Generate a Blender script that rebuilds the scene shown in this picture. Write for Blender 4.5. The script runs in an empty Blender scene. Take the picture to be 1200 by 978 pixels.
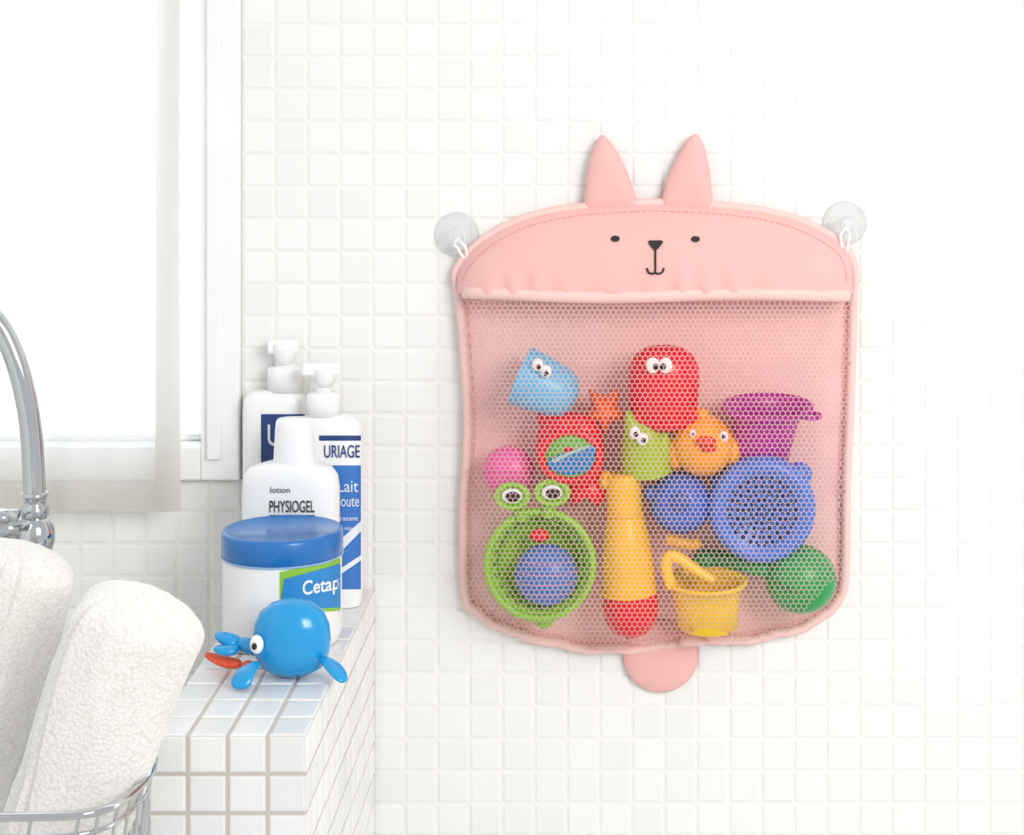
import bpy, bmesh, math, random
from mathutils import Vector, Matrix, noise
random.seed(7)
scene=bpy.context.scene
scene.view_settings.view_transform='Standard'
scene.view_settings.look='None'

# ------------------------------------------------------------ geometry of the shot
S=0.0008; CD=1.76; ZC=1.5; XV=716; YV=100
def K(y): return S*(CD+y)/CD
def W(px,py,y):
    k=K(y); return Vector(((px-XV)*k, y, ZC+(YV-py)*k))
LEDGE_Z=ZC-590*S

# ------------------------------------------------------------ materials
def lin(h):
    h=h.lstrip('#'); o=[]
    for i in (0,2,4):
        c=int(h[i:i+2],16)/255
        o.append(c/12.92 if c<=.04045 else ((c+.055)/1.055)**2.4)
    return (*o,1)
MATS={}
def mat(name,hexc,rough=.4,metal=0,bump=0,bscale=200,var=.04,sss=0,trans=0,ior=1.45,coat=0,alpha=1):
    if name in MATS: return MATS[name]
    m=bpy.data.materials.new(name); m.use_nodes=True; nt=m.node_tree; b=nt.nodes['Principled BSDF']
    c=lin(hexc)
    tc=nt.nodes.new('ShaderNodeTexCoord'); nz=nt.nodes.new('ShaderNodeTexNoise'); nz.inputs['Scale'].default_value=14
    nt.links.new(tc.outputs['Object'],nz.inputs['Vector'])
    r=nt.nodes.new('ShaderNodeValToRGB')
    r.color_ramp.elements[0].color=tuple(max(0,x*(1-var)) for x in c[:3])+(1,)
    r.color_ramp.elements[1].color=tuple(min(1,x*(1+var)) for x in c[:3])+(1,)
    nt.links.new(nz.outputs['Fac'],r.inputs['Fac']); nt.links.new(r.outputs['Color'],b.inputs['Base Color'])
    b.inputs['Roughness'].default_value=rough; b.inputs['Metallic'].default_value=metal
    b.inputs['IOR'].default_value=ior; b.inputs['Transmission Weight'].default_value=trans
    b.inputs['Coat Weight'].default_value=coat; b.inputs['Alpha'].default_value=alpha
    if sss:
        b.inputs['Subsurface Weight'].default_value=sss; b.inputs['Subsurface Radius'].default_value=(.01,.006,.004)
        b.inputs['Subsurface Scale'].default_value=.5
    if bump:
        n2=nt.nodes.new('ShaderNodeTexNoise'); n2.inputs['Scale'].default_value=bscale
        nt.links.new(tc.outputs['Object'],n2.inputs['Vector'])
        bp=nt.nodes.new('ShaderNodeBump'); bp.inputs['Strength'].default_value=bump; bp.inputs['Distance'].default_value=.001
        nt.links.new(n2.outputs['Fac'],bp.inputs['Height']); nt.links.new(bp.outputs['Normal'],b.inputs['Normal'])
    MATS[name]=m; return m

def tile_mat(name,c0,c1,rough):
    m=bpy.data.materials.new(name); m.use_nodes=True; nt=m.node_tree; b=nt.nodes['Principled BSDF']
    a=nt.nodes.new('ShaderNodeAttribute'); a.attribute_name='tint'
    r=nt.nodes.new('ShaderNodeValToRGB'); r.color_ramp.elements[0].color=lin(c0); r.color_ramp.elements[1].color=lin(c1)
    nt.links.new(a.outputs['Fac'],r.inputs['Fac']); nt.links.new(r.outputs['Color'],b.inputs['Base Color'])
    b.inputs['Roughness'].default_value=rough
    tc=nt.nodes.new('ShaderNodeTexCoord'); n=nt.nodes.new('ShaderNodeTexNoise'); n.inputs['Scale'].default_value=60
    nt.links.new(tc.outputs['Object'],n.inputs['Vector'])
    bp=nt.nodes.new('ShaderNodeBump'); bp.inputs['Strength'].default_value=.15; bp.inputs['Distance'].default_value=.002
    nt.links.new(n.outputs['Fac'],bp.inputs['Height']); nt.links.new(bp.outputs['Normal'],b.inputs['Normal'])
    return m
M_TILE=tile_mat('tile_glaze','EFEFED','F4F4F2',.28)
M_TILE2=tile_mat('tile_glaze_ledge','E6E8E7','F6F6F5',.18)
M_GROUT=mat('grout_white','F2F1ED',.85,bump=.3,bscale=400)
M_GROUT2=mat('grout_tan','CEC6BD',.85,bump=.3,bscale=400)
M_PAINT=mat('white_paint','F6F6F5',.45)
M_FAB=mat('pink_fabric','EFBAB4',.8,bump=.25,bscale=900,var=.02)
M_BACK=mat('pink_back_fabric','F8C8C2',.85,bump=.25,bscale=900,var=.02)
M_TRIM=mat('pink_binding','F5CDC6',.75,bump=.4,bscale=700,var=.02)
M_STITCH=mat('stitch_rose','E09B96',.8)
M_BLACK=mat('black_print','2A2523',.6)
M_WHITEP=mat('white_plastic','F7F7F6',.3,sss=.1)
M_CHROME=mat('chrome','C9CBCD',.07,metal=1,var=.01)
M_CLEAR=mat('clear_vinyl','EEF3F4',.06,alpha=.22)
P=lambda n,h,**k: mat('plastic_'+n,h,k.pop('rough',.32),**k)
def net_mat():
    m=bpy.data.materials.new('pink_net'); m.use_nodes=True; nt=m.node_tree; nt.nodes.clear()
    out=nt.nodes.new('ShaderNodeOutputMaterial'); d=nt.nodes.new('ShaderNodeBsdfDiffuse'); t=nt.nodes.new('ShaderNodeBsdfTranslucent'); x=nt.nodes.new('ShaderNodeBsdfTransparent')
    n=nt.nodes.new('ShaderNodeTexNoise'); n.inputs['Scale'].default_value=40; r=nt.nodes.new('ShaderNodeValToRGB')
    r.color_ramp.elements[0].color=lin('F8CFCA'); r.color_ramp.elements[1].color=lin('FADBD6'); nt.links.new(n.outputs['Fac'],r.inputs['Fac'])
    for s in (d,t): nt.links.new(r.outputs['Color'],s.inputs['Color'])
    a=nt.nodes.new('ShaderNodeMixShader'); b=nt.nodes.new('ShaderNodeMixShader'); a.inputs[0].default_value=.3; b.inputs[0].default_value=.3
    nt.links.new(d.outputs[0],a.inputs[1]); nt.links.new(t.outputs[0],a.inputs[2]); nt.links.new(a.outputs[0],b.inputs[1]); nt.links.new(x.outputs[0],b.inputs[2]); nt.links.new(b.outputs[0],out.inputs[0])
    return m
M_NET=net_mat()

# ------------------------------------------------------------ mesh helpers
def mk(name,verts,faces,mats,smooth=True,midx=None):
    me=bpy.data.meshes.new(name); me.from_pydata([tuple(v) for v in verts],[],faces)
    for m in (mats if isinstance(mats,(list,tuple)) else [mats]): me.materials.append(m)
    if midx: 
        for p,i in zip(me.polygons,midx): p.material_index=i
    for p in me.polygons: p.use_smooth=smooth
    me.update()
    bm=bmesh.new(); bm.from_mesh(me); bmesh.ops.recalc_face_normals(bm,faces=bm.faces); bm.to_mesh(me); bm.free()
    o=bpy.data.objects.new(name,me); scene.collection.objects.link(o); return o
def group(name,parts,loc):
    e=bpy.data.objects.new(name,None); e.location=loc; e.empty_display_size=.02; scene.collection.objects.link(e)
    mi=Matrix.Translation(Vector(loc)).inverted()
    for p in parts:
        p.parent=e; p.matrix_parent_inverse=mi
    return e
def orient(dirv,loc,scale=(1,1,1),roll=0):
    q=Vector(dirv).to_track_quat('Z','Y')
    return Matrix.Translation(Vector(loc)) @ q.to_matrix().to_4x4() @ Matrix.Rotation(roll,4,'Z') @ Matrix.Diagonal((*scale,1))
def lathe(name,prof,m,loc,dirv=(0,0,1),scale=(1,1,1),seg=40,midx=None,mod=None):
    M=orient(dirv,loc,scale); V=[];F=[];mi=[]
    for r,z in prof:
        for i in range(seg):
            a=2*math.pi*i/seg; rr=r*(mod(a,z) if mod else 1)
            V.append(M@Vector((rr*math.cos(a),rr*math.sin(a),z)))
    n=len(prof)
    for j in range(n-1):
        for i in range(seg):
            F.append((j*seg+i,j*seg+(i+1)%seg,(j+1)*seg+(i+1)%seg,(j+1)*seg+i)); mi.append(midx[j] if midx else 0)
    if prof[0][0]>0: F.append(tuple(range(seg))); mi.append(midx[0] if midx else 0)
    if prof[-1][0]>0: F.append(tuple((n-1)*seg+i for i in range(seg))); mi.append(midx[-1] if midx else 0)
    o=mk(name,V,F,m,midx=mi)
    bm=bmesh.new(); bm.from_mesh(o.data); bmesh.ops.remove_doubles(bm,verts=bm.verts,dist=1e-6); bmesh.ops.recalc_face_normals(bm,faces=bm.faces); bm.to_mesh(o.data); bm.free()
    return o
def ell(name,m,loc,rx,ry,rz,dirv=(0,0,1),seg=32,rings=20):
    pr=[(max(0,math.sin(math.pi*i/rings)),-math.cos(math.pi*i/rings)) for i in range(rings+1)]
    pr[0]=(0,-1);pr[-1]=(0,1)
    return lathe(name,pr,m,loc,dirv,(rx,ry,rz),seg)
def tube(name,pts,r,m,closed=False,flat=None,smooth=True):
    cu=bpy.data.curves.new(name,'CURVE'); cu.dimensions='3D'
    sp=cu.splines.new('POLY' if not smooth else 'NURBS'); sp.points.add(len(pts)-1)
    for p,q in zip(sp.points,pts): p.co=(*q,1)
    sp.use_cyclic_u=closed
    if smooth: sp.order_u=3; sp.use_endpoint_u=not closed; sp.resolution_u=8
    cu.bevel_depth=r; cu.bevel_resolution=5; cu.use_fill_caps=True
    o=bpy.data.objects.new(name+'_c',cu); scene.collection.objects.link(o)
    dg=bpy.context.evaluated_depsgraph_get(); dg.update()
    me=bpy.data.meshes.new_from_object(o.evaluated_get(dg)); me.name=name
    bpy.data.objects.remove(o)
    me.materials.clear(); me.materials.append(m)
    for p in me.polygons: p.use_smooth=True
    ob=bpy.data.objects.new(name,me); scene.collection.objects.link(ob); return ob
def torus(name,R,r,m,loc,dirv,scale=(1,1,1)):
    M=orient(dirv,loc,scale); V=[];F=[];a,b=40,14
    for i in range(a):
        A=2*math.pi*i/a
        for j in range(b):
            B=2*math.pi*j/b
            V.append(M@Vector(((R+r*math.cos(B))*math.cos(A),(R+r*math.cos(B))*math.sin(A),r*math.sin(B))))
    for i in range(a):
        for j in range(b): F.append((i*b+j,((i+1)%a)*b+j,((i+1)%a)*b+(j+1)%b,i*b+(j+1)%b))
    return mk(name,V,F,m)
def catmull(pts,n=6,closed=True):
    out=[];L=len(pts)
    rng=range(L) if closed else range(L-1)
    for i in rng:
        if closed: p=[pts[(i+k-1)%L] for k in range(4)]
        else: p=[pts[max(0,min(L-1,i+k-1))] for k in range(4)]
        for s in range(n):
            t=s/n
            out.append(tuple(.5*((2*p[1][d])+(-p[0][d]+p[2][d])*t+(2*p[0][d]-5*p[1][d]+4*p[2][d]-p[3][d])*t*t+(-p[0][d]+3*p[1][d]-3*p[2][d]+p[3][d])*t**3) for d in range(2)))
    if not closed: out.append(tuple(pts[-1]))
    return out
def puff(name,outl,y0,h,m,back=.3,rings=8,smoothn=4,ctr=None):
    o=catmull(outl,smoothn) if smoothn else outl
    cx=sum(p[0] for p in o)/len(o); cy=sum(p[1] for p in o)/len(o)
    if ctr: cx,cy=ctr
    V=[];F=[];L=len(o); lv=[]
    seq=[(math.sin(math.pi/2*k/rings),-math.cos(math.pi/2*k/rings)*h) for k in range(1,rings+1)]
    seq+= [(math.sin(math.pi/2*k/rings),math.cos(math.pi/2*k/rings)*h*back) for k in range(rings-1,0,-1)]
    for s,dy in seq:
        for p in o: V.append(W(cx+(p[0]-cx)*s,cy+(p[1]-cy)*s,y0)+Vector((0,dy,0)))
    n=len(seq)
    for j in range(n-1):
        for i in range(L): F.append((j*L+i,j*L+(i+1)%L,(j+1)*L+(i+1)%L,(j+1)*L+i))
    V.append(W(cx,cy,y0)+Vector((0,-h,0))); V.append(W(cx,cy,y0)+Vector((0,h*back,0)))
    for i in range(L): F.append((i,(i+1)%L,n*L)); F.append(((n-1)*L+i,(n-1)*L+(i+1)%L,n*L+1))
    return mk(name,V,F,m)
def box(name,a,b,m,bev=0):
    x0,y0,z0=a;x1,y1,z1=b
    V=[(x,y,z) for x in (x0,x1) for y in (y0,y1) for z in (z0,z1)]
    o=mk(name,V,[(0,1,3,2),(4,6,7,5),(0,4,5,1),(2,3,7,6),(0,2,6,4),(1,5,7,3)],m,smooth=False)
    if bev:
        md=o.modifiers.new('b','BEVEL'); md.width=bev; md.segments=3
    return o

# ------------------------------------------------------------ tiles
def tile_geo(V,F,MI,T,o,u,v,n,pu,pv,nu,nv,skip=None,gap=.0026,h=.0011,jit=.00015):
    o,u,v,n=map(Vector,(o,u,v,n))
    for i in range(nu):
        for j in range(nv):
            if skip and skip(i,j): continue
            b=len(V); t=max(0,min(1,random.gauss(.6,.28)))
            tl=[random.uniform(-jit,jit) for _ in range(3)]
            for ins,hh in ((0,-.0005),(.0004,h*.55),(.0018,h)):
                for (a,c) in ((0,0),(1,0),(1,1),(0,1)):
                    uu=i*pu+gap/2+ins+(pu-gap-2*ins)*a; vv=j*pv+gap/2+ins+(pv-gap-2*ins)*c
                    V.append(o+u*uu+v*vv+n*(hh+((tl[0]+tl[1]*a+tl[2]*c) if hh>0 else 0)))
            for r in (0,1):
                for k in range(4): F.append((b+r*4+k,b+r*4+(k+1)%4,b+r*4+4+(k+1)%4,b+r*4+4+k)); MI.append(0); T.append(t)
            F.append((b+8,b+9,b+10,b+11)); MI.append(0); T.append(t)
def tile_obj(name,V,F,MI,T,mats):
    me=bpy.data.meshes.new(name); me.from_pydata([tuple(v) for v in V],[],F)
    for m in mats: me.materials.append(m)
    me.polygons.foreach_set('material_index',MI)
    at=me.attributes.new('tint','FLOAT','FACE'); at.data.foreach_set('value',T)
    me.update()
    bm=bmesh.new(); bm.from_mesh(me); bmesh.ops.recalc_face_normals(bm,faces=bm.faces); bm.to_mesh(me); bm.free()
    o=bpy.data.objects.new(name,me); scene.collection.objects.link(o); return o
def addbox(V,F,MI,T,a,b,mi=1):
    n=len(V);x0,y0,z0=a;x1,y1,z1=b
    for x in (x0,x1):
        for y in (y0,y1):
            for z in (z0,z1): V.append(Vector((x,y,z)))
    for f in [(0,1,3,2),(4,6,7,5),(0,4,5,1),(2,3,7,6),(0,2,6,4),(1,5,7,3)]:
        F.append(tuple(n+k for k in f)); MI.append(mi); T.append(.5)

PT=38*S
wx=W(284,0,0).x            # window jamb
wz=W(0,561,0).z            # window bottom
XL=wx-19*PT; XR=wx+44*PT; ZB=wz-37*PT; ZT=wz+35*PT
WL=XL+3*PT; WT=wz+33*PT
V=[];F=[];MI=[];T=[]
tile_geo(V,F,MI,T,(XL,0,ZB),(1,0,0),(0,0,1),(0,-1,0),PT,PT,63,72,
   skip=lambda i,j:(3<=i<19 and 37<=j<70))
th=.12
addbox(V,F,MI,T,(wx,0,ZB),(XR,th,ZT)); addbox(V,F,MI,T,(XL,0,ZB),(wx,th,wz))
addbox(V,F,MI,T,(XL,0,wz),(WL,th,ZT)); addbox(V,F,MI,T,(WL,0,WT),(wx,th,ZT))
tile_obj('wall_back',V,F,MI,T,[M_TILE,M_GROUT])
box('shade_wall_left',(XL-.1,-2.6,ZB),(XL,.12,ZT),M_PAINT)  # unseen wall, added to block light and darken the left side
box('floor',(XL-.1,-2.6,ZB-.05),(XR,.12,ZB),mat('floor_stone','D9D7D2',.5,bump=.2,bscale=50))

# window
fr=[]
def fbox(n,px0,px1,py0,py1,ya,yb,m=M_PAINT):
    a=W(px0,py1,0);b=W(px1,py0,0)
    return box(n,(a.x,ya,a.z),(b.x,yb,b.z),m,.002)
Lp=XV+WL/S; Tp=YV-(WT-ZC)/S
fr.append(fbox('jamb_right',238,283.5,Tp,560,-.012,.07))
fr.append(fbox('jamb_right_bead',246,262,Tp,535,-.017,-.011))
fr.append(fbox('sill_rail',Lp,238,521,560,-.012,.07))
fr.append(fbox('jamb_left',Lp,Lp+40,Tp,521,-.012,.07))
fr.append(fbox('head_rail',Lp+40,238,Tp,Tp+40,-.012,.07))
fr.append(fbox('sash_stile',230,238,Tp+40,521,.02,.05))
fr.append(fbox('sash_mullion',Lp+200,Lp+225,Tp+40,521,.02,.05))
fr.append(fbox('sash_rail',Lp+40,230,513,521,.02,.05))
gm=mat('window_glass','EAF4FF',.02,trans=1,ior=1.05,var=0)
fr.append(fbox('glass_pane',Lp+40,230,Tp+40,513,.033,.036,gm))
group('window_1',fr,W(100,300,0))

# curtain
def cloth_mat(name,hexc,tr,tl):
    m=bpy.data.materials.new(name); m.use_nodes=True; nt=m.node_tree; nt.nodes.clear()
    out=nt.nodes.new('ShaderNodeOutputMaterial'); d=nt.nodes.new('ShaderNodeBsdfDiffuse'); t=nt.nodes.new('ShaderNodeBsdfTranslucent'); x=nt.nodes.new('ShaderNodeBsdfTransparent')
    a=nt.nodes.new('ShaderNodeMixShader'); b=nt.nodes.new('ShaderNodeMixShader')
    tc=nt.nodes.new('ShaderNodeTexCoord'); w=nt.nodes.new('ShaderNodeTexWave'); w.inputs['Scale'].default_value=160; w.bands_direction='Z'
    nt.links.new(tc.outputs['Object'],w.inputs['Vector'])
    r=nt.nodes.new('ShaderNodeValToRGB'); c=lin(hexc); r.color_ramp.elements[0].color=tuple(k*.93 for k in c[:3])+(1,); r.color_ramp.elements[1].color=c
    nt.links.new(w.outputs['Fac'],r.inputs['Fac']); nt.links.new(r.outputs['Color'],d.inputs['Color']); nt.links.new(r.outputs['Color'],t.inputs['Color'])
    a.inputs[0].default_value=tl; b.inputs[0].default_value=tr
    nt.links.new(d.outputs[0],a.inputs[1]); nt.links.new(t.outputs[0],a.inputs[2]); nt.links.new(a.outputs[0],b.inputs[1]); nt.links.new(x.outputs[0],b.inputs[2]); nt.links.new(b.outputs[0],out.inputs[0])
    return m
M_SHEER=cloth_mat('sheer_cotton','F1EEE8',.35,.6); M_HEM=cloth_mat('cotton_hem','ECE8E1',.08,.55)
def curtain_part(name,p0,p1,q0,q1,y0,m,off=0):
    V=[];F=[];nu=140;nv=30
    for i in range(nu+1):
        px=p0+(p1-p0)*i/nu
        for j in range(nv+1):
            py=q0+(q1-q0)*j/nv
            wv=.005*math.sin(px*.045+.4*math.sin(py*.004))+.002*math.sin(px*.11+py*.003)
            V.append(W(px,py+2.5*math.sin(px*.045),y0)+Vector((0,wv+off,0)))
    for i in range(nu):
        for j in range(nv):
            a=i*(nv+1)+j; F.append((a,a+1,a+nv+2,a+nv+1))
    return mk(name,V,F,m)
cp=[curtain_part('sheer_panel',Lp-20,211,Tp+5,597,-.04,M_SHEER),
    curtain_part('side_hem',181,213,Tp+5,598,-.04,M_HEM,-.0015),
    curtain_part('bottom_hem',Lp-20,181,568,598,-.04,M_HEM,-.0015),
    tube('curtain_rod',[W(Lp-30,Tp+8,-.04),W(300,Tp+8,-.04)],.006,M_CHROME,smooth=False)]
group('window_curtain',cp,W(100,300,-.04))

# ------------------------------------------------------------ tiled ledge
lx0=-.337; lx1=-.2208; ly=-.396
V=[];F=[];MI=[];T=[]
g=.0012
addbox(V,F,MI,T,(lx0+g,ly+g,ZB),(lx1-g,-.0022,LEDGE_Z-g))
pu=(lx1-lx0)/4
tile_geo(V,F,MI,T,(lx0,ly,LEDGE_Z-g),(1,0,0),(0,1,0),(0,0,1),pu,(-.003-ly)/10,4,10,h=.0012)
nz=int((LEDGE_Z-ZB)/.0285)
tile_geo(V,F,MI,T,(lx0,ly+g,LEDGE_Z-nz*.0285),(1,0,0),(0,0,1),(0,-1,0),pu,.0285,4,nz,h=.0012)
tile_geo(V,F,MI,T,(lx1-g,ly,LEDGE_Z-nz*.0285),(0,1,0),(0,0,1),(1,0,0),(-.003-ly)/13,.0285,13,nz,h=.0012)
tile_geo(V,F,MI,T,(lx0+g,ly,LEDGE_Z-nz*.0285),(0,1,0),(0,0,1),(-1,0,0),(-.003-ly)/13,.0285,13,nz,h=.0012)
tile_obj('tiled_ledge',V,F,MI,T,[M_TILE2,M_GROUT2])

# ------------------------------------------------------------ toy bag
OUT=[(534,325),(540,308),(560,286),(590,267),(625,253),(670,244),(720,240),(768,238),(820,240),(870,244),(915,252),(950,264),(980,281),(997,300),(1001,325),
 (1000,345),(997,450),(992,560),(991,640),(988,690),(975,712),(945,733),(900,745),(860,751),(820,747),(790,754),(740,760),(690,760),(640,751),(590,736),(558,716),(545,695),(543,600),(548,500),(544,420),(538,345)]
OL=catmull(OUT,6)
def xr(py):
    xs=[]
    for i in range(len(OL)):
        a=OL[i];b=OL[(i+1)%len(OL)]
        if (a[1]-py)*(b[1]-py)<=0 and a[1]!=b[1]: xs.append(a[0]+(b[0]-a[0])*(py-a[1])/(b[1]-a[1]))
    return (min(xs),max(xs)) if xs else (700,800)
def yr(px):
    ys=[]
    for i in range(len(OL)):
        a=OL[i];b=OL[(i+1)%len(OL)]
        if (a[0]-px)*(b[0]-px)<=0 and a[0]!=b[0]: ys.append(a[1]+(b[1]-a[1])*(px-a[0])/(b[0]-a[0]))
    return (min(ys),max(ys)) if ys else (330,345)
def ss(t): t=max(0,min(1,t)); return t*t*(3-2*t)
def bx(u): return max(0,1-abs(u)**8)**.5
def netb(px,py):
    l,r=xr(min(max(py,345),740)); u=max(-1,min(1,(px-l)/(r-l)*2-1))
    bt=max(yr(max(546,min(990,px)))[1],400); v=max(0,min(1,(py-345)/(bt-345)))
    bv=(.35+.65*ss(v/.2))*max(0,1-max(0,(v-.5)/.5)**8)**.5
    return .013+.088*bx(u)*bv+.0008*math.sin(px*.05+py*.02)
parts=[]
# back panel
YB=-.0055
n=len(OL); V=[W(x,y,YB) for x,y in OL]+[W(x,y,YB)+Vector((0,.003,0)) for x,y in OL]
F=[tuple(range(n)),tuple(range(2*n-1,n-1,-1))]+[(i,(i+1)%n,n+(i+1)%n,n+i) for i in range(n)]
parts.append(mk('back_panel',V,F,M_BACK,smooth=False))
# head panel
def heady(px,py):
    l=534;r=1001
    u=max(-1,min(1,(px-l)/(r-l)*2-1)); top=yr(max(536,min(999,px)))[0]
    t=max(0,min(1,(344-py)/max(10,(344-top))))
    wr=.0022*math.sin(px*.16+2*math.sin(px*.031))*max(0,1-t*2.5)*(.4+.6*abs(math.sin(px*.013)))
    return -(.013+.034*bx(u)*(1-t)**.75+wr*bx(u)+.006*math.sin(math.pi*t)**.7*bx(u))
V=[];F=[];nu=150;nv=24
for i in range(nu+1):
    px=536+(999-536)*i/nu; top=yr(px)[0]+1
    for j in range(nv+1):
        py=344+(top-344)*j/nv; V.append(W(px,py,heady(px,py)))
for i in range(nu):
    for j in range(nv): a=i*(nv+1)+j; F.append((a,a+1,a+nv+2,a+nv+1))
parts.append(mk('head_panel',V,F,M_FAB))
# bindings
OB=[]
for i in range(0,len(OL)):
    x,y=OL[i]; wob=(1.2*math.sin(i*.9)+1.0*math.sin(i*2.3)) if y>640 else .3*math.sin(i*1.3)
    OB.append(W(x,y+wob,-.011))
parts.append(tube('edge_binding',OB,.0044,M_TRIM,closed=True))
cx,cy=768,500
ins=[(cx+(x-cx)*.964,cy+(y-cy)*.966) for x,y in OL]
# hem band across the top of the net
V=[];F=[];N=120
for i in range(N+1):
    px=541+(997-541)*i/N
    dip=3*math.sin(px*.02)+3*(1-((px-768)/230)**2)
    yy=-netb(px,347)
    for dz,dy in ((-7,.0),(-7,-.003),(0,-.0048),(7,-.003),(7,.0)): V.append(W(px,345+dz+dip*.6,yy+dy-.001))
for i in range(N):
    for j in range(4): a=i*5+j; F.append((a,a+1,a+6,a+5))
parts.append(mk('net_hem_band',V,F,M_TRIM))
# stitches
V=[];F=[]
def dash(p,q,yf,w=.8):
    d=Vector((q[0]-p[0],q[1]-p[1])); d.normalize(); nn=Vector((-d.y,d.x))*w
    b=len(V)
    for c in ((p[0]+nn.x,p[1]+nn.y),(p[0]-nn.x,p[1]-nn.y),(q[0]-nn.x,q[1]-nn.y),(q[0]+nn.x,q[1]+nn.y)): V.append(W(c[0],c[1],yf(c[0],c[1])))
    F.append((b,b+1,b+2,b+3))
for i in range(len(ins)):
    a=ins[i];b=ins[(i+1)%len(ins)]
    L=math.dist(a,b); k=max(1,int(L/7))
    for s in range(k):
        p=(a[0]+(b[0]-a[0])*(s/k),a[1]+(b[1]-a[1])*(s/k)); q=(a[0]+(b[0]-a[0])*((s+.6)/k),a[1]+(b[1]-a[1])*((s+.6)/k))
        if p[1]<330: dash(p,q,lambda x,y:heady(x,y)-.0012,.4)
        elif p[1]>356: dash(p,q,lambda x,y:-netb(x,y)-.0008)
parts.append(mk('stitching',V,F,M_STITCH,smooth=False))
# hexagonal net, real strands
V=[];F=[]
w=6.2; hstep=w*.866; row=0; py=350
while py<760:
    px=536+(w/2 if row%2 else 0)
    while px<1000:
        l,r=xr(min(py,757)); bt=yr(max(546,min(990,px)))[1]
        if l+3<px<r-3 and py<bt-2:
            b=len(V)
            for sc in (1,.82):
                for k in range(6):
                    a=math.radians(30+60*k); rr=w/math.sqrt(3)*sc
                    x=px+rr*math.cos(a); y=py+rr*math.sin(a); V.append(W(x,y,-netb(x,y)))
            for k in range(6): F.append((b+k,b+(k+1)%6,b+6+(k+1)%6,b+6+k))
        px+=w
    py+=hstep; row+=1
parts.append(mk('mesh_net',V,F,M_NET))
# ears / tail
parts.append(puff('ear_left',[(687,246),(686,218),(690,190),(698,167),(706,158),(715,166),(729,188),(740,215),(746,245),(716,248)],-.012,.009,M_FAB,back=.5))
parts.append(puff('ear_right',[(776,245),(781,212),(793,185),(806,163),(815,157),(823,166),(830,190),(833,215),(833,246),(804,248)],-.012,.009,M_FAB,back=.5))
parts.append(puff('round_tail',[(774+44*math.cos(a*math.pi/8),768+43*math.sin(a*math.pi/8)) for a in range(16)],-.006,.008,M_FAB,back=.3))
parts.append(puff('tail_tuck',[(800,742),(812,740),(822,746),(832,752),(812,757),(796,755)],-.022,.009,M_TRIM))
# face
def decal(name,pts,m,yf,d=.0012):
    return mk(name,[W(x,y,yf(x,y)-d) for x,y in pts],[tuple(range(len(pts)))],m,smooth=False)
for nm,x,y in (('eye_left',721,279.5),('eye_right',815,280)):
    parts.append(decal(nm,[(x+5.2*math.cos(a*math.pi/10),y+3.6*math.sin(a*math.pi/10)) for a in range(20)],M_BLACK,lambda a,b:heady(a,b)))
parts.append(decal('nose',catmull([(759.5,283),(762,281.5),(768,281.5),(774,281.5),(777,283),(773,289),(768,293.5),(763,289)],4),M_BLACK,lambda a,b:heady(a,b),.0018))
mp=[(768,292),(768,300),(768,310),(768,320)]
def mline(nm,pl,r=.0009): return tube(nm,[W(x,y,heady(x,y)-.0012) for x,y in pl],r,M_BLACK)
parts.append(mline('mouth_line',mp))
parts.append(mline('mouth_curve',[(758,314),(759,319),(764,321),(768,319.5),(772,321),(777,319),(778,314)]))
group('toy_storage_bag',parts,W(768,500,-.01))

# suction hooks
def suction(px,py,tx,ty):
    k=S; c=Vector(W(px,py,0)); c.y=-.002
    pr=[(25*k,0),(26*k,.001),(24*k,.003),(15*k,.006),(9*k,.009),(7*k,.012),(7*k,.016),(10*k,.018),(10*k,.021),(6*k,.023),(0,.0235)]
    a=lathe('suction_cup',pr,M_CLEAR,c,(0,-1,0))
    r2=torus('cup_lip',25*k,.0009,M_CLEAR,c+Vector((0,-.001,0)),(0,-1,0))
    b=tube('cord_loop',[W(px,py+6,-.018),W(px-5,py+14,-.019),W((px+tx)/2-5,(py+ty)/2,-.018),W(tx-3,ty,-.014),W(tx+3,ty+1,-.014),W((px+tx)/2+5,(py+ty)/2,-.019),W(px+6,py+12,-.019),W(px,py+5,-.018)],.0014,M_WHITEP)
    h=torus('hook_ring',9*k,.0016,M_CLEAR,W(px,py+4,-.017),(0,-1,.1))
    group('suction_hook',[a,b,h,r2],c)
suction(536,274,545,302); suction(990,261,990,294)

# ------------------------------------------------------------ toys
k0=K(-.05)
def eye(px,py,y,r,rest,pup=(0,0),white=True):
    c=W(px,py,y)
    rest.append(ell('eye_white',M_WHITEP,c,r*k0,.003,r*1.15*k0))
    rest.append(ell('eye_pupil',M_BLACK,c+Vector((pup[0]*k0,-.0025,pup[1]*k0)),r*.45*k0,.0016,r*.5*k0))
# blue tilted cup
c=P('skyblue','6FBDE2')
p=[lathe('cup_body',[(36,0),(38.5,0),(39,3),(37,25),(33,50),(27,62),(15,69),(0,71),],c,W(611,440,-.048),(1,-.1,-.42),(k0,k0*.9,k0))]
p.append(torus('cup_rim',37.5*k0,2.2*k0,c,W(611,440,-.048),(1,-.1,-.42),(1,.9,1)))
eye(630,427,-.0795,6.5,p,(1,-2)); eye(640,435,-.0795,6.5,p,(0,-2))
group('toy_stacking_cup',p,W(640,450,-.05))
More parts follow.
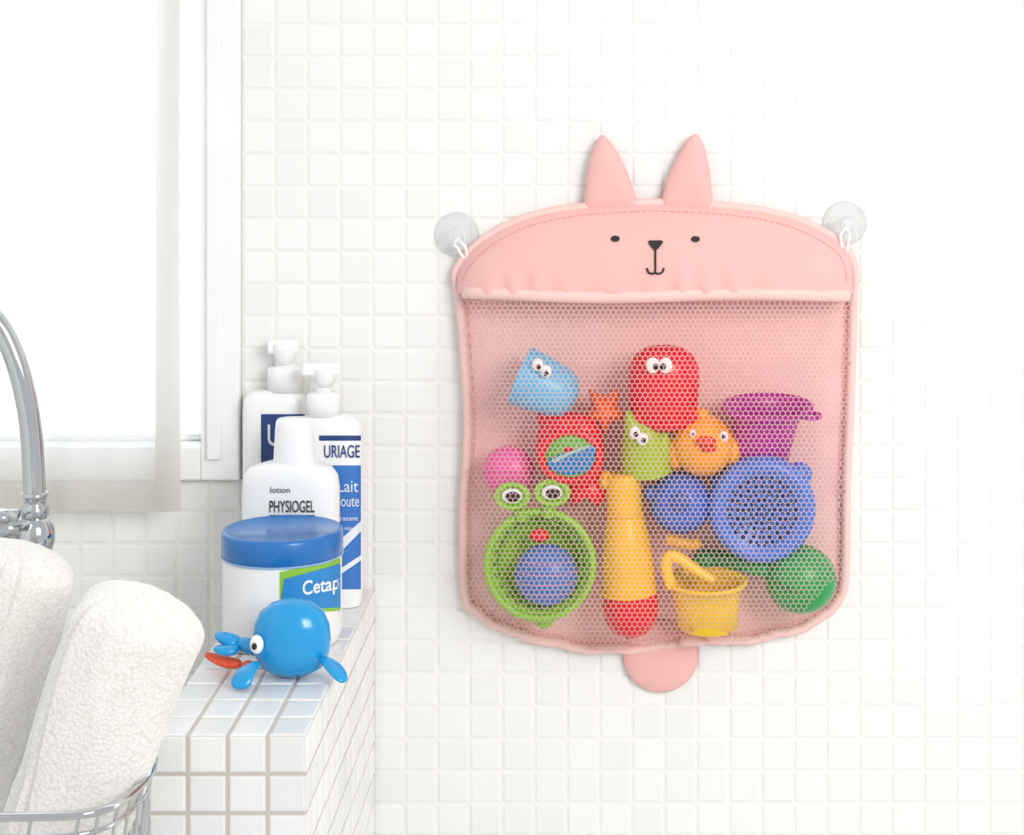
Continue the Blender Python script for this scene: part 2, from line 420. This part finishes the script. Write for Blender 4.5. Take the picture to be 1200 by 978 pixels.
# red octopus cup
c=P('red','E41B2C')
p=[lathe('cup_body',[(33,-46),(38,-44),(40,-20),(42,5),(41,22),(35,36),(24,44),(10,47),(0,47.5)],c,W(778,452,-.05),(.0,-.15,1),(k0,k0*.85,k0))]
p.append(torus('cup_rim',37*k0,3.5*k0,c,W(778,488,-.046),(.0,-.15,1),(1,.85,1)))
for a in (-30,-10,12,32): p.append(ell('tentacle',c,W(778+a,489,-.058),8*k0,.008,8*k0))
eye(765,428,-.083,8,p,(3,-1)); eye(780,428,-.083,8,p,(-3,-1))
group('toy_octopus_cup',p,W(778,450,-.05))
# orange starfish
pts=[(708+(30 if a%2==0 else 17)*math.cos(a*math.pi/5+.3),480+(30 if a%2==0 else 17)*math.sin(a*math.pi/5+.3)) for a in range(10)]
s=puff('toy_starfish',pts,-.035,.02,P('orange','F0652A'),back=.5)
# red fish with window
p=[puff('fish_body',[(648,478),(668,482),(690,487),(705,507),(708,535),(702,560),(685,575),(655,568),(634,552),(628,525),(632,500)],-.05,.018,c,back=1,ctr=(668,530))]
p.append(torus('porthole_ring',33*k0,6*k0,c,W(668,534,-.064),(0,-1,0),(1,.85,1)))
p.append(lathe('porthole_disc',[(0,0),(30,0),(30,4),(0,5)],P('leafgreen','6CBB48'),W(668,534,-.064),(0,-1,0),(k0,k0*.85,k0)))
p.append(puff('disc_stripe',[(641,541),(660,531),(694,522),(697,533),(690,550),(668,556),(650,552)],-.070,.0015,P('teal','2E7FC0'),smoothn=4))
p.append(puff('disc_stripe_pale',[(648,538),(670,528),(690,521),(691,524),(668,533),(650,542)],-.0712,.001,P('cyan','9CC8B8'),smoothn=4))
p.append(puff('top_fin',[(632,475),(642,470),(655,478),(668,488),(645,500),(630,495)],-.045,.012,c,back=1))
p.append(puff('tail_fin',[(660,560),(690,555),(706,565),(712,580),(700,592),(686,584),(672,592),(662,578)],-.045,.012,c,back=1))
group('toy_fish',p,W(668,530,-.05))
# green character cup
c=P('lime','A6C22C')
p=[lathe('cup_body',[(27,0),(30,0),(30,3),(28,25),(24,45),(17,58),(8,64),(0,65)],c,W(757,550,-.048),(-.1,-.2,1),(k0,k0*.9,k0)),
   torus('cup_rim',29*k0,2.5*k0,c,W(757,550,-.048),(-.1,-.2,1),(1,.9,1)),
   puff('pointed_ear',[(733,482),(744,486),(756,500),(745,515),(732,512)],-.058,.01,c,back=1),
   puff('pointed_ear_2',[(779,500),(786,520),(784,545),(772,540),(766,515)],-.055,.01,c,back=1)]
eye(744,507,-.0795,6.5,p,(1,-1)); eye(753,514,-.079,6.5,p,(1,-1))
group('toy_pouring_cup',p,W(755,520,-.05))
# duck
c=P('amber','FCA41E')
p=[ell('duck_head',c,W(824,521,-.05),37*k0,.027,36*k0),
   ell('beak_upper',P('orangered','E8431F'),W(827,517,-.078),13*k0,.007,6*k0,(0,0,1)),
   ell('beak_lower',P('orangered','E8431F'),W(830,525,-.076),10*k0,.006,5*k0),
   ell('crest',c,W(822,486,-.05),10*k0,.008,8*k0), ell('wing_left',c,W(792,530,-.05),12*k0,.01,20*k0), ell('wing_right',c,W(858,528,-.05),10*k0,.01,18*k0)]
eye(848,511,-.070,5.5,p,(0,0)); eye(812,508,-.073,4,p,(0,0))
group('toy_duck',p,W(825,520,-.05))
# purple cup
c=P('magenta','B02E90')
p=[lathe('cup_body',[(0,-66),(31,-66),(35,-63),(38,-40),(41,-16),(46,-6),(55,0),(58,3),(58,6),(52,6),(42,-4),(35,-30),(30,-60),(0,-61)],c,W(899,480,-.048),(.1,-.25,1),(k0,k0*.62,k0)),
   torus('rim_handle',9*k0,3*k0,c,W(950,487,-.05),(.1,-.32,1),(1.2,.8,1)),
   ell('handle_tab',c,W(857,478,-.05),12*k0,.01,4*k0)]
group('toy_bucket',p,W(901,510,-.05))
# pink ball
p=[ell('ball',P('pink','F468AC'),W(596,552,-.034),31*k0,.019,30*k0), torus('ball_seam',30.5*k0,1.2*k0,P('pinkdeep','E85A9C'),W(596,552,-.034),(0,.2,1),(1,.8,1))]
group('toy_ball',p,W(596,552,-.035))
# frog strainer
c=P('frog','92CC3A'); cd=P('frogdark','74AE34')
C=W(633,660,-.052)
p=[lathe('bowl',[(0,-34),(30,-32),(50,-20),(59,0),(64,2),(66,5),(63,7),(57,5),(48,-14),(28,-27),(0,-29)],c,C,(0,-1,.05),(k0,k0,k0*.9),48),
   torus('bowl_rim',62*k0,4.5*k0,c,C+Vector((0,-.004,0)),(0,-1,.05)),
   torus('inner_ring',48*k0,2*k0,cd,C+Vector((0,.004,0)),(0,-1,.05)),
   puff('bottom_tab',[(622,712),(650,712),(648,730),(636,737),(625,728)],-.05,.005,c,back=1)]
for a in range(24):
    A=a*math.pi/12; p.append(ell('strainer_hole',P('holegreen','5B8534'),C+Vector((53*k0*math.cos(A),-.0012,53*k0*math.sin(A))),2.5*k0,.001,2.5*k0,seg=10,rings=6))
for ex,ey in ((600,581),(647,577)):
    yy=-.064
    p.append(torus('eye_ring',17*k0,3.5*k0,c,W(ex,ey,yy),(0,-1,0),(1.05,.8,1)))
    p.append(lathe('eye_disc',[(0,0),(14,0),(14,3),(0,3)],c,W(ex,ey,yy+.002),(0,-1,0),(k0,k0*.8,k0)))
    p.append(ell('eye_white',M_WHITEP,W(ex,ey,yy-.002),12*k0,.002,8.5*k0)); p.append(ell('eye_pupil',M_BLACK,W(ex+1,ey+1,yy-.004),8.5*k0,.0015,6*k0))
    p.append(tube('eye_stalk',[W(ex+(633-ex)*.3,ey+14,-.060),W(ex+(633-ex)*.35,ey+26,-.055)],.006,c,smooth=False))
p.append(ell('red_tongue',P('red','D8283A'),W(632,627,-.058),12*k0,.006,8*k0))
group('toy_frog_strainer',p,C)
p=[ell('ball',P('slateblue','4C78C0'),W(640,673,-.058),37*k0,.022,36*k0)]
for a in (-18,-6,6,18): p.append(torus('ball_groove',math.sqrt(37**2-a*a)*k0*1.0,1*k0,P('lilac','A884B4'),W(640,673+a,-.058),(0,0,1),(1,.77,1)))
group('toy_ribbed_ball',p,W(640,673,-.05))
# yellow/red bottle
YEL=P('yellow','FCBF22')
p=[lathe('squeeze_bottle_body',[(0,-83),(14,-82),(28,-76),(38,-64),(41,-48),(40,-31),(40,-29),(39,-20),(37,10),(34,32),(30,48),(26,60),(26,84),(28,104),(26,108),(0,108)],[YEL,P('red','D8283A')],W(736,662,-.05),(-.06,-.0,1),(k0,k0*.8,k0),midx=[1,1,1,1,1,0,0,0,0,0,0,0,0,0,0,0]),
   torus('collar_ring',40*k0,2*k0,YEL,W(736,691,-.05),(-.04,0,1),(1,.8,1)),
   torus('neck_ring',27*k0,1.6*k0,YEL,W(733,600,-.05),(-.06,0,1),(1,.8,1)),
   ell('side_spout',YEL,W(710,562,-.05),9*k0,.012,11*k0)]
group('toy_squeeze_bottle',p,W(736,660,-.05))
# blue ball
p=[ell('ball',P('royal','3F6CC8'),W(797,589,-.046),37*k0,.025,36*k0),
   lathe('ball_plug',[(0,0),(12,0),(12,3),(8,5),(0,5)],P('navy','3A5CA8'),W(797,589,-.068),(0,-1,0),(k0,k0,k0)),
   ell('ball_nub',P('royal','4C74C0'),W(763,577,-.046),9*k0,.008,9*k0)]
group('toy_ball',p,W(797,589,-.045))
# blue shower disc
c=P('periwinkle','4C7AD2'); dk=P('slatedark','24345A')
C=W(892,594,-.05)
p=[lathe('disc_body',[(0,-26),(40,-25),(55,-18),(62,-5),(63,10),(60,20),(54,25),(49,24),(46,20),(0,20)],c,C,(0,-1,0),(k0,k0,k0),48),
   ell('ear_tab',c,W(936,556,-.05),16*k0,.012,15*k0), ell('ear_tab_left',c,W(843,565,-.045),10*k0,.01,10*k0)]
for ri,(rr,nn) in enumerate(((6,5),(14,11),(22,16),(30,20),(38,25))):
    for a in range(nn):
        A=2*math.pi*a/nn+ri*.2
        p.append(ell('spray_hole',dk,C+Vector((rr*k0*math.cos(A),-20.4*k0,rr*k0*math.sin(A))),3.1*k0,.0012,3.1*k0,seg=8,rings=6))
group('toy_shower_disc',p,C)
# green ladle
c=P('green','2E9C52')
p=[ell('ladle_bowl',c,W(938,678,-.046),42*k0,.030,40*k0), torus('bowl_seam',41.5*k0,1.5*k0,P('greendark','2F8048'),W(938,678,-.046),(.3,-.2,1),(1,.75,1)),
   tube('handle',[W(905,668,-.045),W(880,662,-.040),W(850,655,-.030),W(826,655,-.024)],.0085,c), ell('handle_end',c,W(828,655,-.024),17*k0,.011,12*k0)]
group('toy_maraca',p,W(930,678,-.05))
# yellow watering cup
c=P('yellow2','FBCB2C')
p=[lathe('cup_body',[(0,-56),(32,-56),(36,-53),(39,-20),(43,0),(49,2),(50,6),(46,7),(40,2),(36,-20),(33,-48),(0,-50)],c,W(827,684,-.054),(-.05,-.22,1),(k0,k0*.68,k0)),
   tube('cup_handle',[W(787,688,-.06),W(780,668,-.06),W(782,650,-.06),W(795,652,-.06),W(815,668,-.06),W(835,680,-.06)],.0055,c),
   tube('spout',[W(780,632,-.06),W(794,634,-.06),W(812,640,-.06),W(820,634,-.06)],.005,P('ochre','D99A2C'))]
group('toy_watering_cup',p,W(827,700,-.05))

# ------------------------------------------------------------ bottles on the ledge
class Bottle:
    def __init__(s,name,cpx,y,rings,m,n=2.4,z0=LEDGE_Z+.0004,solid_mats=None):
        s.k=K(y); s.y=y; s.cx=(cpx-XV)*s.k; s.n=n; s.rings=rings
        V=[];F=[];seg=48;s.zs=[]
        for (py,hw,hd) in rings:
            z=z0 if py is None else ZC+(YV-py)*s.k
            s.zs.append(z)
            for i in range(seg):
                a=2*math.pi*i/seg; c,si=math.cos(a),math.sin(a); e=2/(n if hd!=hw*s.k else 2)
                V.append((s.cx+hw*s.k*math.copysign(abs(c)**e,c), y+hd*math.copysign(abs(si)**e,si), z))
        L=len(rings)
        for j in range(L-1):
            for i in range(seg): F.append((j*seg+i,j*seg+(i+1)%seg,(j+1)*seg+(i+1)%seg,(j+1)*seg+i))
        F.append(tuple(range(seg))); F.append(tuple((L-1)*seg+i for i in range(seg)))
        s.obj=mk(name,V,F,m)
        md=s.obj.modifiers.new('es','EDGE_SPLIT'); md.split_angle=math.radians(50)
    def at(s,px,py,d=.0006):
        yy=s.y
        for _ in range(4):
            k=K(yy); x=(px-XV)*k; z=ZC+(YV-py)*k
            hw,hd=s.rings[0][1]*s.k,s.rings[0][2]
            for q in range(len(s.zs)-1):
                if s.zs[q]<=z<=s.zs[q+1]:
                    t=(z-s.zs[q])/max(1e-6,s.zs[q+1]-s.zs[q]); hw=(s.rings[q][1]*(1-t)+s.rings[q+1][1]*t)*s.k; hd=s.rings[q][2]*(1-t)+s.rings[q+1][2]*t
            u=min(.995,abs(x-s.cx)/hw); yy=s.y-hd*(1-u**s.n)**(1/s.n)
        return Vector((x,yy-d,z))
    def label(s,name,poly_or_rect,m,d=.0006):
        x0,y0,x1,y1=poly_or_rect; V=[];F=[];nu,nv=24,6
        for i in range(nu+1):
            for j in range(nv+1): V.append(s.at(x0+(x1-x0)*i/nu,y0+(y1-y0)*j/nv,d))
        for i in range(nu):
            for j in range(nv): a=i*(nv+1)+j; F.append((a,a+1,a+nv+2,a+nv+1))
        return mk(name,V,F,m)
    def quad(s,name,c4,m,d=.0009):
        V=[];F=[];n=16
        for i in range(n+1):
            for j in range(n+1):
                a,b=i/n,j/n
                x=(c4[0][0]*(1-a)+c4[1][0]*a)*(1-b)+(c4[3][0]*(1-a)+c4[2][0]*a)*b
                y=(c4[0][1]*(1-a)+c4[1][1]*a)*(1-b)+(c4[3][1]*(1-a)+c4[2][1]*a)*b
                V.append(s.at(x,y,d))
        for i in range(n):
            for j in range(n): a=i*(n+1)+j; F.append((a,a+1,a+n+2,a+n+1))
        return mk(name,V,F,m)
    def text(s,body,rect,m,d=.0012,slant=0,bold=0):
        cu=bpy.data.curves.new('t','FONT'); cu.body=body; cu.offset=bold
        o=bpy.data.objects.new('t',cu); scene.collection.objects.link(o)
        dg=bpy.context.evaluated_depsgraph_get(); dg.update()
        me=bpy.data.meshes.new_from_object(o.evaluated_get(dg)); bpy.data.objects.remove(o)
        me.name='label_text'; xs=[v.co.x for v in me.vertices]; ys=[v.co.y for v in me.vertices]
        X0,X1,Y0,Y1=min(xs),max(xs),min(ys),max(ys); x0,y0,x1,y1=rect
        for v in me.vertices:
            a=(v.co.x-X0)/(X1-X0); b=(v.co.y-Y0)/(Y1-Y0)
            v.co=s.at(x0+(x1-x0)*a,y1+(y0-y1)*b+slant*a,d)
        me.materials.clear(); me.materials.append(m)
        ob=bpy.data.objects.new('label_text',me); scene.collection.objects.link(ob); return ob
NAVY=mat('ink_navy','23407A',.4); BLUE=mat('label_blue','3A78C4',.4); DK=mat('ink_dark','3B3B40',.5); PALE=mat('label_pale','E9EEF3',.5); GREEN=mat('label_green','8FC73E',.4); CYAN=mat('label_cyan','2E8BD0',.4)
def nozzle(px,y,pyt,pyb,x0,x1,hw):
    k=K(y)
    a=W(x0,pyb,y);b=W(x1,pyt,y)
    return box('pump_head',(a.x,y-hw*k,a.z),(b.x,y+hw*k,b.z),M_WHITEP,.003)
# bottle 1
y=-.0185; k=K(y); hd=.0155
b=Bottle('bottle_body',322,y,[(None,35,hd*.95),(690,37,hd),(600,37,hd),(480,37,hd),(466,36,hd*.97),(461,32,hd*.8),(458,24,.6*hd),(457,20,.5*hd)],M_WHITEP,3)
q=[b.obj,b.label('label',(306,485,358,560),NAVY),b.text('URI',(314,497,354,522),PALE),
   lathe('collar',[(20.5,0),(20.5,26),(19,28),(11,29),(11,44),(0,44)],M_WHITEP,W(334,458,y),(0,0,1),(k,k*.75,k),32),
   nozzle(332,y,398,414,314,350,8),lathe('head_cup',[(10,0),(13,12),(15,20),(15,26),(0,26)],M_WHITEP,W(334,426,y),(0,0,1),(k,k,k*.9))]
group('pump_bottle',q,Vector((b.cx,y,LEDGE_Z)))
# bottle 2
y=-.052; k=K(y); hd=.0155
b=Bottle('bottle_body',385,y,[(None,38,hd*.95),(690,40,hd),(600,40,hd),(515,40,hd),(497,39,hd*.97),(489,34,hd*.8),(486,24,.6*hd),(485,19,.5*hd)],M_WHITEP,3)
q=[b.obj,b.label('label',(374,545,423,690),BLUE),b.text('URIAGE',(380,521,422,536),NAVY,bold=.01),b.label('label_band',(374,510,423,516),NAVY),
   b.text('Lait',(396,562,420,576),PALE),b.text('veloute',(386,580,421,593),PALE),b.text('hydratant',(386,604,420,611),PALE),b.text('corps visage',(386,616,420,622),PALE),b.quad('swirl_white',[(374,655),(423,610),(423,622),(374,672)],PALE),b.quad('swirl_white2',[(374,682),(423,650),(423,656),(374,690)],PALE),
   lathe('collar',[(20,0),(20,24),(18,27),(9,28),(9,42),(0,42)],M_WHITEP,W(379,487,y),(0,0,1),(k,k*.75,k),32),
   nozzle(378,y,425,440,354,400,8),lathe('head_cup',[(9,0),(12,10),(14,18),(14,22),(0,22)],M_WHITEP,W(381,452,y),(0,0,1),(k,k,k*.9))]
group('pump_bottle',q,Vector((b.cx,y,LEDGE_Z)))
# lotion bottle with cap
y=-.088; k=K(y); hd=.0195
b=Bottle('bottle_body',341,y,[(None,50,hd*.95),(715,55,hd),(620,57,hd),(570,57,hd),(556,55,hd),(547,48,hd*.95),(543,36,hd*.85),(540,25,hd*.75)],M_WHITEP,2.4)
q=[b.obj,b.text('PHYSIOGEL',(316,586,369,600),DK,bold=.01),b.text('lotion',(317,570,340,577),DK),b.label('label_line',(316,603,369,605),DK),b.text('daily moisture',(318,608,366,615),DK),
   lathe('flip_cap',[(25,-2),(24.5,2),(22.5,40),(21.5,49),(19,52),(0,53)],M_WHITEP,W(345,542,y),(0,0,1),(k,k*.8,k),36)]
group('lotion_bottle',q,Vector((b.cx,y,LEDGE_Z)))
# cream jar
y=-.162; k=K(y); r=69*k
lidm=mat('lid_blue','2473BE',.3,coat=.3)
b=Bottle('jar_body',331,y,[(None,64,64*k),(742,68,68*k),(735,69,69*k),(650,69,69*k),(640,66,66*k)],M_WHITEP,2)
b.n=2
zt=ZC+(YV-618)*k
q=[b.obj,lathe('jar_lid',[(69.5,-29),(70.5,-28),(70.5,-4),(69,-1),(66,0),(64,-1.2),(0,-1.2)],lidm,Vector((b.cx,y,zt)),(0,0,1),(k,k,k),64),
   torus('lid_band',70.3*k,1.2*k,mat('lid_band_pale','8FB6DE',.3),Vector((b.cx,y,zt-30*k)),(0,0,1)),
   b.quad('green_swoosh',[(328,670),(399,654),(399,668),(328,712)],GREEN,.0006),
   b.quad('blue_panel',[(333,678),(399.3,660),(399.3,712),(328,712)],CYAN,.001),
   b.text('Cetap',(355,680,398,702),M_WHITEP,.0018,slant=-7,bold=.02),b.label('bottom_green',(328,712,399,716),GREEN,.001)]
group('cream_jar',q,Vector((b.cx,y,LEDGE_Z)))

# whale bath toy
wb=P('whaleblue','1A9CDC',rough=.22,coat=.4)
y=-.262; k=K(y)
C=W(342,0,y); zc=LEDGE_Z+43*k+.001; C.z=zc
p=[lathe('whale_body',[(0,-43),(20,-41),(36,-32),(44,-16),(46,0),(44,18),(37,33),(24,43),(10,47),(0,48)],wb,C,(0,0,1),(k,k*.65,k),44)]
p.append(ell('eye_white',M_WHITEP,C+Vector((-36*k,-.0185,2*k)),8*k,.003,11*k,(0,0,1))); p.append(ell('eye_pupil',M_BLACK,C+Vector((-38*k,-.0215,1*k)),3*k,.0016,4*k))
def skin(name,pts,m):
    V=[];F=[];seg=20
    n=len(pts)
    for i,(c,rx,rz) in enumerate(pts):
        d=(Vector(pts[min(n-1,i+1)][0])-Vector(pts[max(0,i-1)][0])).normalized(); q=d.to_track_quat('Z','Y')
        for s in range(seg):
            a=2*math.pi*s/seg; V.append(Vector(c)+q@Vector((rx*math.cos(a),rz*math.sin(a),0)))
    for j in range(n-1):
        for s in range(seg): F.append((j*seg+s,j*seg+(s+1)%seg,(j+1)*seg+(s+1)%seg,(j+1)*seg+s))
    F.append(tuple(range(seg))); F.append(tuple((n-1)*seg+s for s in range(seg)))
    o=mk(name,V,F,m); sb=o.modifiers.new('s','SUBSURF'); sb.levels=1; sb.render_levels=2; return o
Wl=lambda dx,dy,dz: C+Vector((dx*k,dy,dz*k))
p.append(skin('flipper_left',[(Wl(-34,-.015,-20),6*k,4*k),(Wl(-46,-.026,-24),12*k,5*k),(Wl(-50,-.034,-33),14*k,5*k),(Wl(-48,-.038,-41),9*k,4*k)],wb))
p.append(skin('flipper_right',[(Wl(36,-.01,-18),6*k,4*k),(Wl(48,-.016,-20),10*k,5*k),(Wl(59,-.022,-29),12*k,5*k),(Wl(68,-.028,-38),6*k,3*k)],wb))
p.append(skin('tail_stem',[(Wl(-36,.006,-14),13*k,11*k),(Wl(-55,.01,-12),10*k,9*k),(Wl(-70,.012,-8),12*k,7*k)],wb))
p.append(skin('tail_fluke_up',[(Wl(-62,.010,-10),12*k,8*k),(Wl(-78,.010,-5),14*k,9*k),(Wl(-94,.010,2),7*k,4*k)],wb))
p.append(skin('tail_fluke_down',[(Wl(-62,.004,-12),11*k,7*k),(Wl(-80,-.000,-14),13*k,7*k),(Wl(-92,-.002,-10),5*k,3*k)],wb))
org=P('coral','F0603A')
p.append(skin('orange_winder',[(Wl(-60,.006,-32),7*k,6*k),(Wl(-80,.010,-32),11*k,7*k),(Wl(-99,.012,-26),7*k,5*k),(Wl(-106,.012,-22),3*k,3*k)],org))
p.append(ell('winder_hub',org,Wl(-52,.002,-33),9*k,.006,7*k))
group('toy_whale',p,Vector((C.x,y,LEDGE_Z)))

# ------------------------------------------------------------ towels
def towel_mat():
    m=bpy.data.materials.new('white_terry'); m.use_nodes=True; nt=m.node_tree; b=nt.nodes['Principled BSDF']
    b.inputs['Roughness'].default_value=.95; b.inputs['Sheen Weight'].default_value=.3
    tc=nt.nodes.new('ShaderNodeTexCoord'); v=nt.nodes.new('ShaderNodeTexVoronoi'); v.inputs['Scale'].default_value=360
    nt.links.new(tc.outputs['Object'],v.inputs['Vector'])
    r=nt.nodes.new('ShaderNodeValToRGB'); r.color_ramp.elements[0].color=lin('FBF9F5'); r.color_ramp.elements[1].color=lin('E8E4DD')
    nt.links.new(v.outputs['Distance'],r.inputs['Fac']); nt.links.new(r.outputs['Color'],b.inputs['Base Color'])
    bp=nt.nodes.new('ShaderNodeBump'); bp.inputs['Strength'].default_value=.7; bp.inputs['Distance'].default_value=.0013; bp.invert=True
    nt.links.new(v.outputs['Distance'],bp.inputs['Height']); nt.links.new(bp.outputs['Normal'],b.inputs['Normal'])
    return m
M_TOW=towel_mat()
def towel(name,A,B,R,face,seed,taper=.85,e=.12,ysc=.62):
    A=Vector(A);B=Vector(B); ax=(B-A); L=ax.length; q=ax.normalized().to_track_quat('Z','Y')
    lf=q.inverted()@Vector(face); flap=math.atan2(lf.y,lf.x)
    V=[];F=[];seg=320;n=120; prof=[]
    for j in range(n+1):
        t=j/n
        if t<e: rr=max(.02,1-((e-t)/e)**2.4)**.5
        elif t>1-e: rr=max(.02,1-((t-(1-e))/e)**2.4)**.5
        else: rr=1
        rr*= (1-(1-taper)*t); prof.append((rr,t))
    steps=[(0.004,.10),(.055,.075),(.115,.06)]
    tot=sum(h for _,h in steps)
    for rr,t in prof:
        for i in range(seg):
            f=i/seg; a=flap+2*math.pi*f+.20*math.sin(t*3.0+seed)
            drop=0
            for f0,hh in steps: drop+=hh*(1-ss((f-f0)/.010))
            sp=1.03-tot+drop+tot*ss((f-.13)/.87)
            if f<.13: sp+=0
            if f<.004: sp=1.03
            d=Vector((math.cos(a),math.sin(a),0))
            nn=noise.noise(Vector((d.x*1.1+seed,d.y*1.1,t*2)))*.07
            cr=-abs(noise.noise(Vector((d.x*2.4+seed*2,d.y*2.4,t*2.2+3))))*.12
            r=R*rr*(sp+nn+cr)
            w=q@Vector((d.x*r,d.y*r,0)); w.y*=ysc
            V.append(A+w+q@Vector((0,0,t*L)))
    for j in range(n):
        for i in range(seg): F.append((j*seg+i,j*seg+(i+1)%seg,(j+1)*seg+(i+1)%seg,(j+1)*seg+i))
    F.append(tuple(range(seg))); F.append(tuple(n*seg+i for i in range(seg)))
    return mk(name,V,F,M_TOW)
ya=-.455
towel('rolled_towel',W(175,690,ya),W(42,1035,ya),90*K(ya),(-.45,-.88,-.15),1.0,.88,.13,.85)
yb=-.355
towel('rolled_towel',W(22,636,yb),W(-70,985,yb),79*K(yb),(.25,-.95,.1),5.0,1.0,.1,.8)
# wire basket
zr=1.021; zb=.906
loop=[(-.75,-.53),(-.55,-.532),(-.38,-.53),(-.338,-.52),(-.324,-.49),(-.321,-.45),(-.328,-.415),(-.345,-.385),(-.36,-.33),(-.38,-.295),(-.55,-.29),(-.75,-.295),(-.775,-.32),(-.78,-.41),(-.775,-.51)]
lp=catmull(loop,4)
mxm=(-.55,-.41)
def shr(p,s): return (mxm[0]+(p[0]-mxm[0])*s,mxm[1]+(p[1]-mxm[1])*s)
bw=[tube('rim_wire',[(x,y,zr) for x,y in lp],.003,M_CHROME,closed=True),
    tube('rim_wire_lower',[(*shr(p,.985),zr-.014) for p in lp],.0018,M_CHROME,closed=True),
    tube('mid_wire',[(*shr(p,.96),zr-.055) for p in lp],.0015,M_CHROME,closed=True),
    tube('base_wire',[(*shr(p,.93),zb) for p in lp],.0025,M_CHROME,closed=True)]
for i in range(0,len(lp),2):
    p_=lp[i]; bw.append(tube('upright_wire',[(*p_,zr),(*shr(p_,.985),zr-.014),(*shr(p_,.93),zb)],.0013,M_CHROME,smooth=False))
for i in range(12):
    x=-.74+i*.033; bw.append(tube('floor_wire',[(x,-.50,zb),(x,-.31,zb)],.0013,M_CHROME,smooth=False))
group('wire_basket',bw,(-.55,-.41,zb))
box('vanity_counter',(XL+.002,-.60,ZB),(-.342,-.004,.902),mat('counter_ceramic','F0F0EE',.2),.006)

# faucet
y=-.21; k=K(y)
fp=[(-150,470),(-148,420),(-130,378),(-95,350),(-60,342),(-30,350),(0,380),(20,422),(34,480),(39,530),(41,590)]
p=[tube('gooseneck',[W(a,b_,y) for a,b_ in fp],13*k,M_CHROME),
   lathe('spout_tip',[(0,0),(13,0),(14,4),(14,18),(11,22),(0,22)],M_CHROME,W(-150,488,y),(0,0,1),(k,k,k)),
   lathe('neck_nut',[(13,0),(16,2),(16,12),(13,15),(13,22),(15,24),(15,30),(0,30)],M_CHROME,W(41,606,y),(0,0,1),(k,k,k)),
   lathe('valve_body',[(0,-60),(17,-58),(18,-50),(14,-46),(14,-38),(20,-34),(23,-22),(22,-8),(17,0),(14,6),(0,6)],M_CHROME,W(41,610,y),(0,0,1),(k,k,k)),
   lathe('valve_arm',[(0,-4),(15,-2),(16,4),(13,10),(13,26),(18,30),(20,42),(18,54),(10,60),(0,61)],M_CHROME,W(34,618,y),(-1,-.3,0),(k,k,k)),
   tube('lever',[W(-5,612,y-.02),W(8,600,y-.03),W(22,604,y-.03)],7*k,M_CHROME),
   ell('lever_knob',M_CHROME,W(0,606,y-.03),15*k,.009,10*k),
   lathe('pedestal',[(11,0),(11,.06),(10,.18),(14,.2)],M_CHROME,(W(41,0,y).x,y,.903),(0,0,1),(k,k,1))]
group('faucet',p,(W(41,0,y).x,y,.903))

# ------------------------------------------------------------ light: bright outdoors beyond the window (+Y), softer room side
w=bpy.data.worlds.new('sky'); scene.world=w; w.use_nodes=True; nt=w.node_tree
bg=nt.nodes['Background']
tc=nt.nodes.new('ShaderNodeTexCoord'); sp=nt.nodes.new('ShaderNodeSeparateXYZ'); nt.links.new(tc.outputs['Generated'],sp.inputs[0])
mr=nt.nodes.new('ShaderNodeMapRange'); mr.inputs['From Min'].default_value=.05; mr.inputs['From Max'].default_value=.4; mr.inputs['To Min'].default_value=.72; mr.inputs['To Max'].default_value=2.6
nt.links.new(sp.outputs['Y'],mr.inputs['Value']); nt.links.new(mr.outputs['Result'],bg.inputs['Strength'])
bg.inputs[0].default_value=(.98,.99,1,1)
def area(name,loc,tgt,size,pw,col=(1,1,1),spread=180):
    l=bpy.data.lights.new(name,'AREA'); l.size=size; l.energy=pw; l.color=col; l.spread=math.radians(spread)
    o=bpy.data.objects.new(name,l); o.location=loc; o.rotation_euler=(Vector(tgt)-Vector(loc)).to_track_quat('-Z','Y').to_euler(); scene.collection.objects.link(o)
area('added_key_softbox',(1.3,-2.3,2.2),(.26,0,1.15),1.1,7.6,(1,.985,.965),72)  # added key lamp, front right; narrow spread lets the left fall off

cam=bpy.data.cameras.new('camera'); co=bpy.data.objects.new('camera',cam); scene.collection.objects.link(co)
co.location=(0,-CD,ZC); co.rotation_euler=(math.radians(90),0,0)
cam.sensor_width=36; cam.lens=66; cam.shift_x=(600-XV)/1200; cam.shift_y=-(489-YV)/1200; cam.clip_start=.05
scene.camera=co
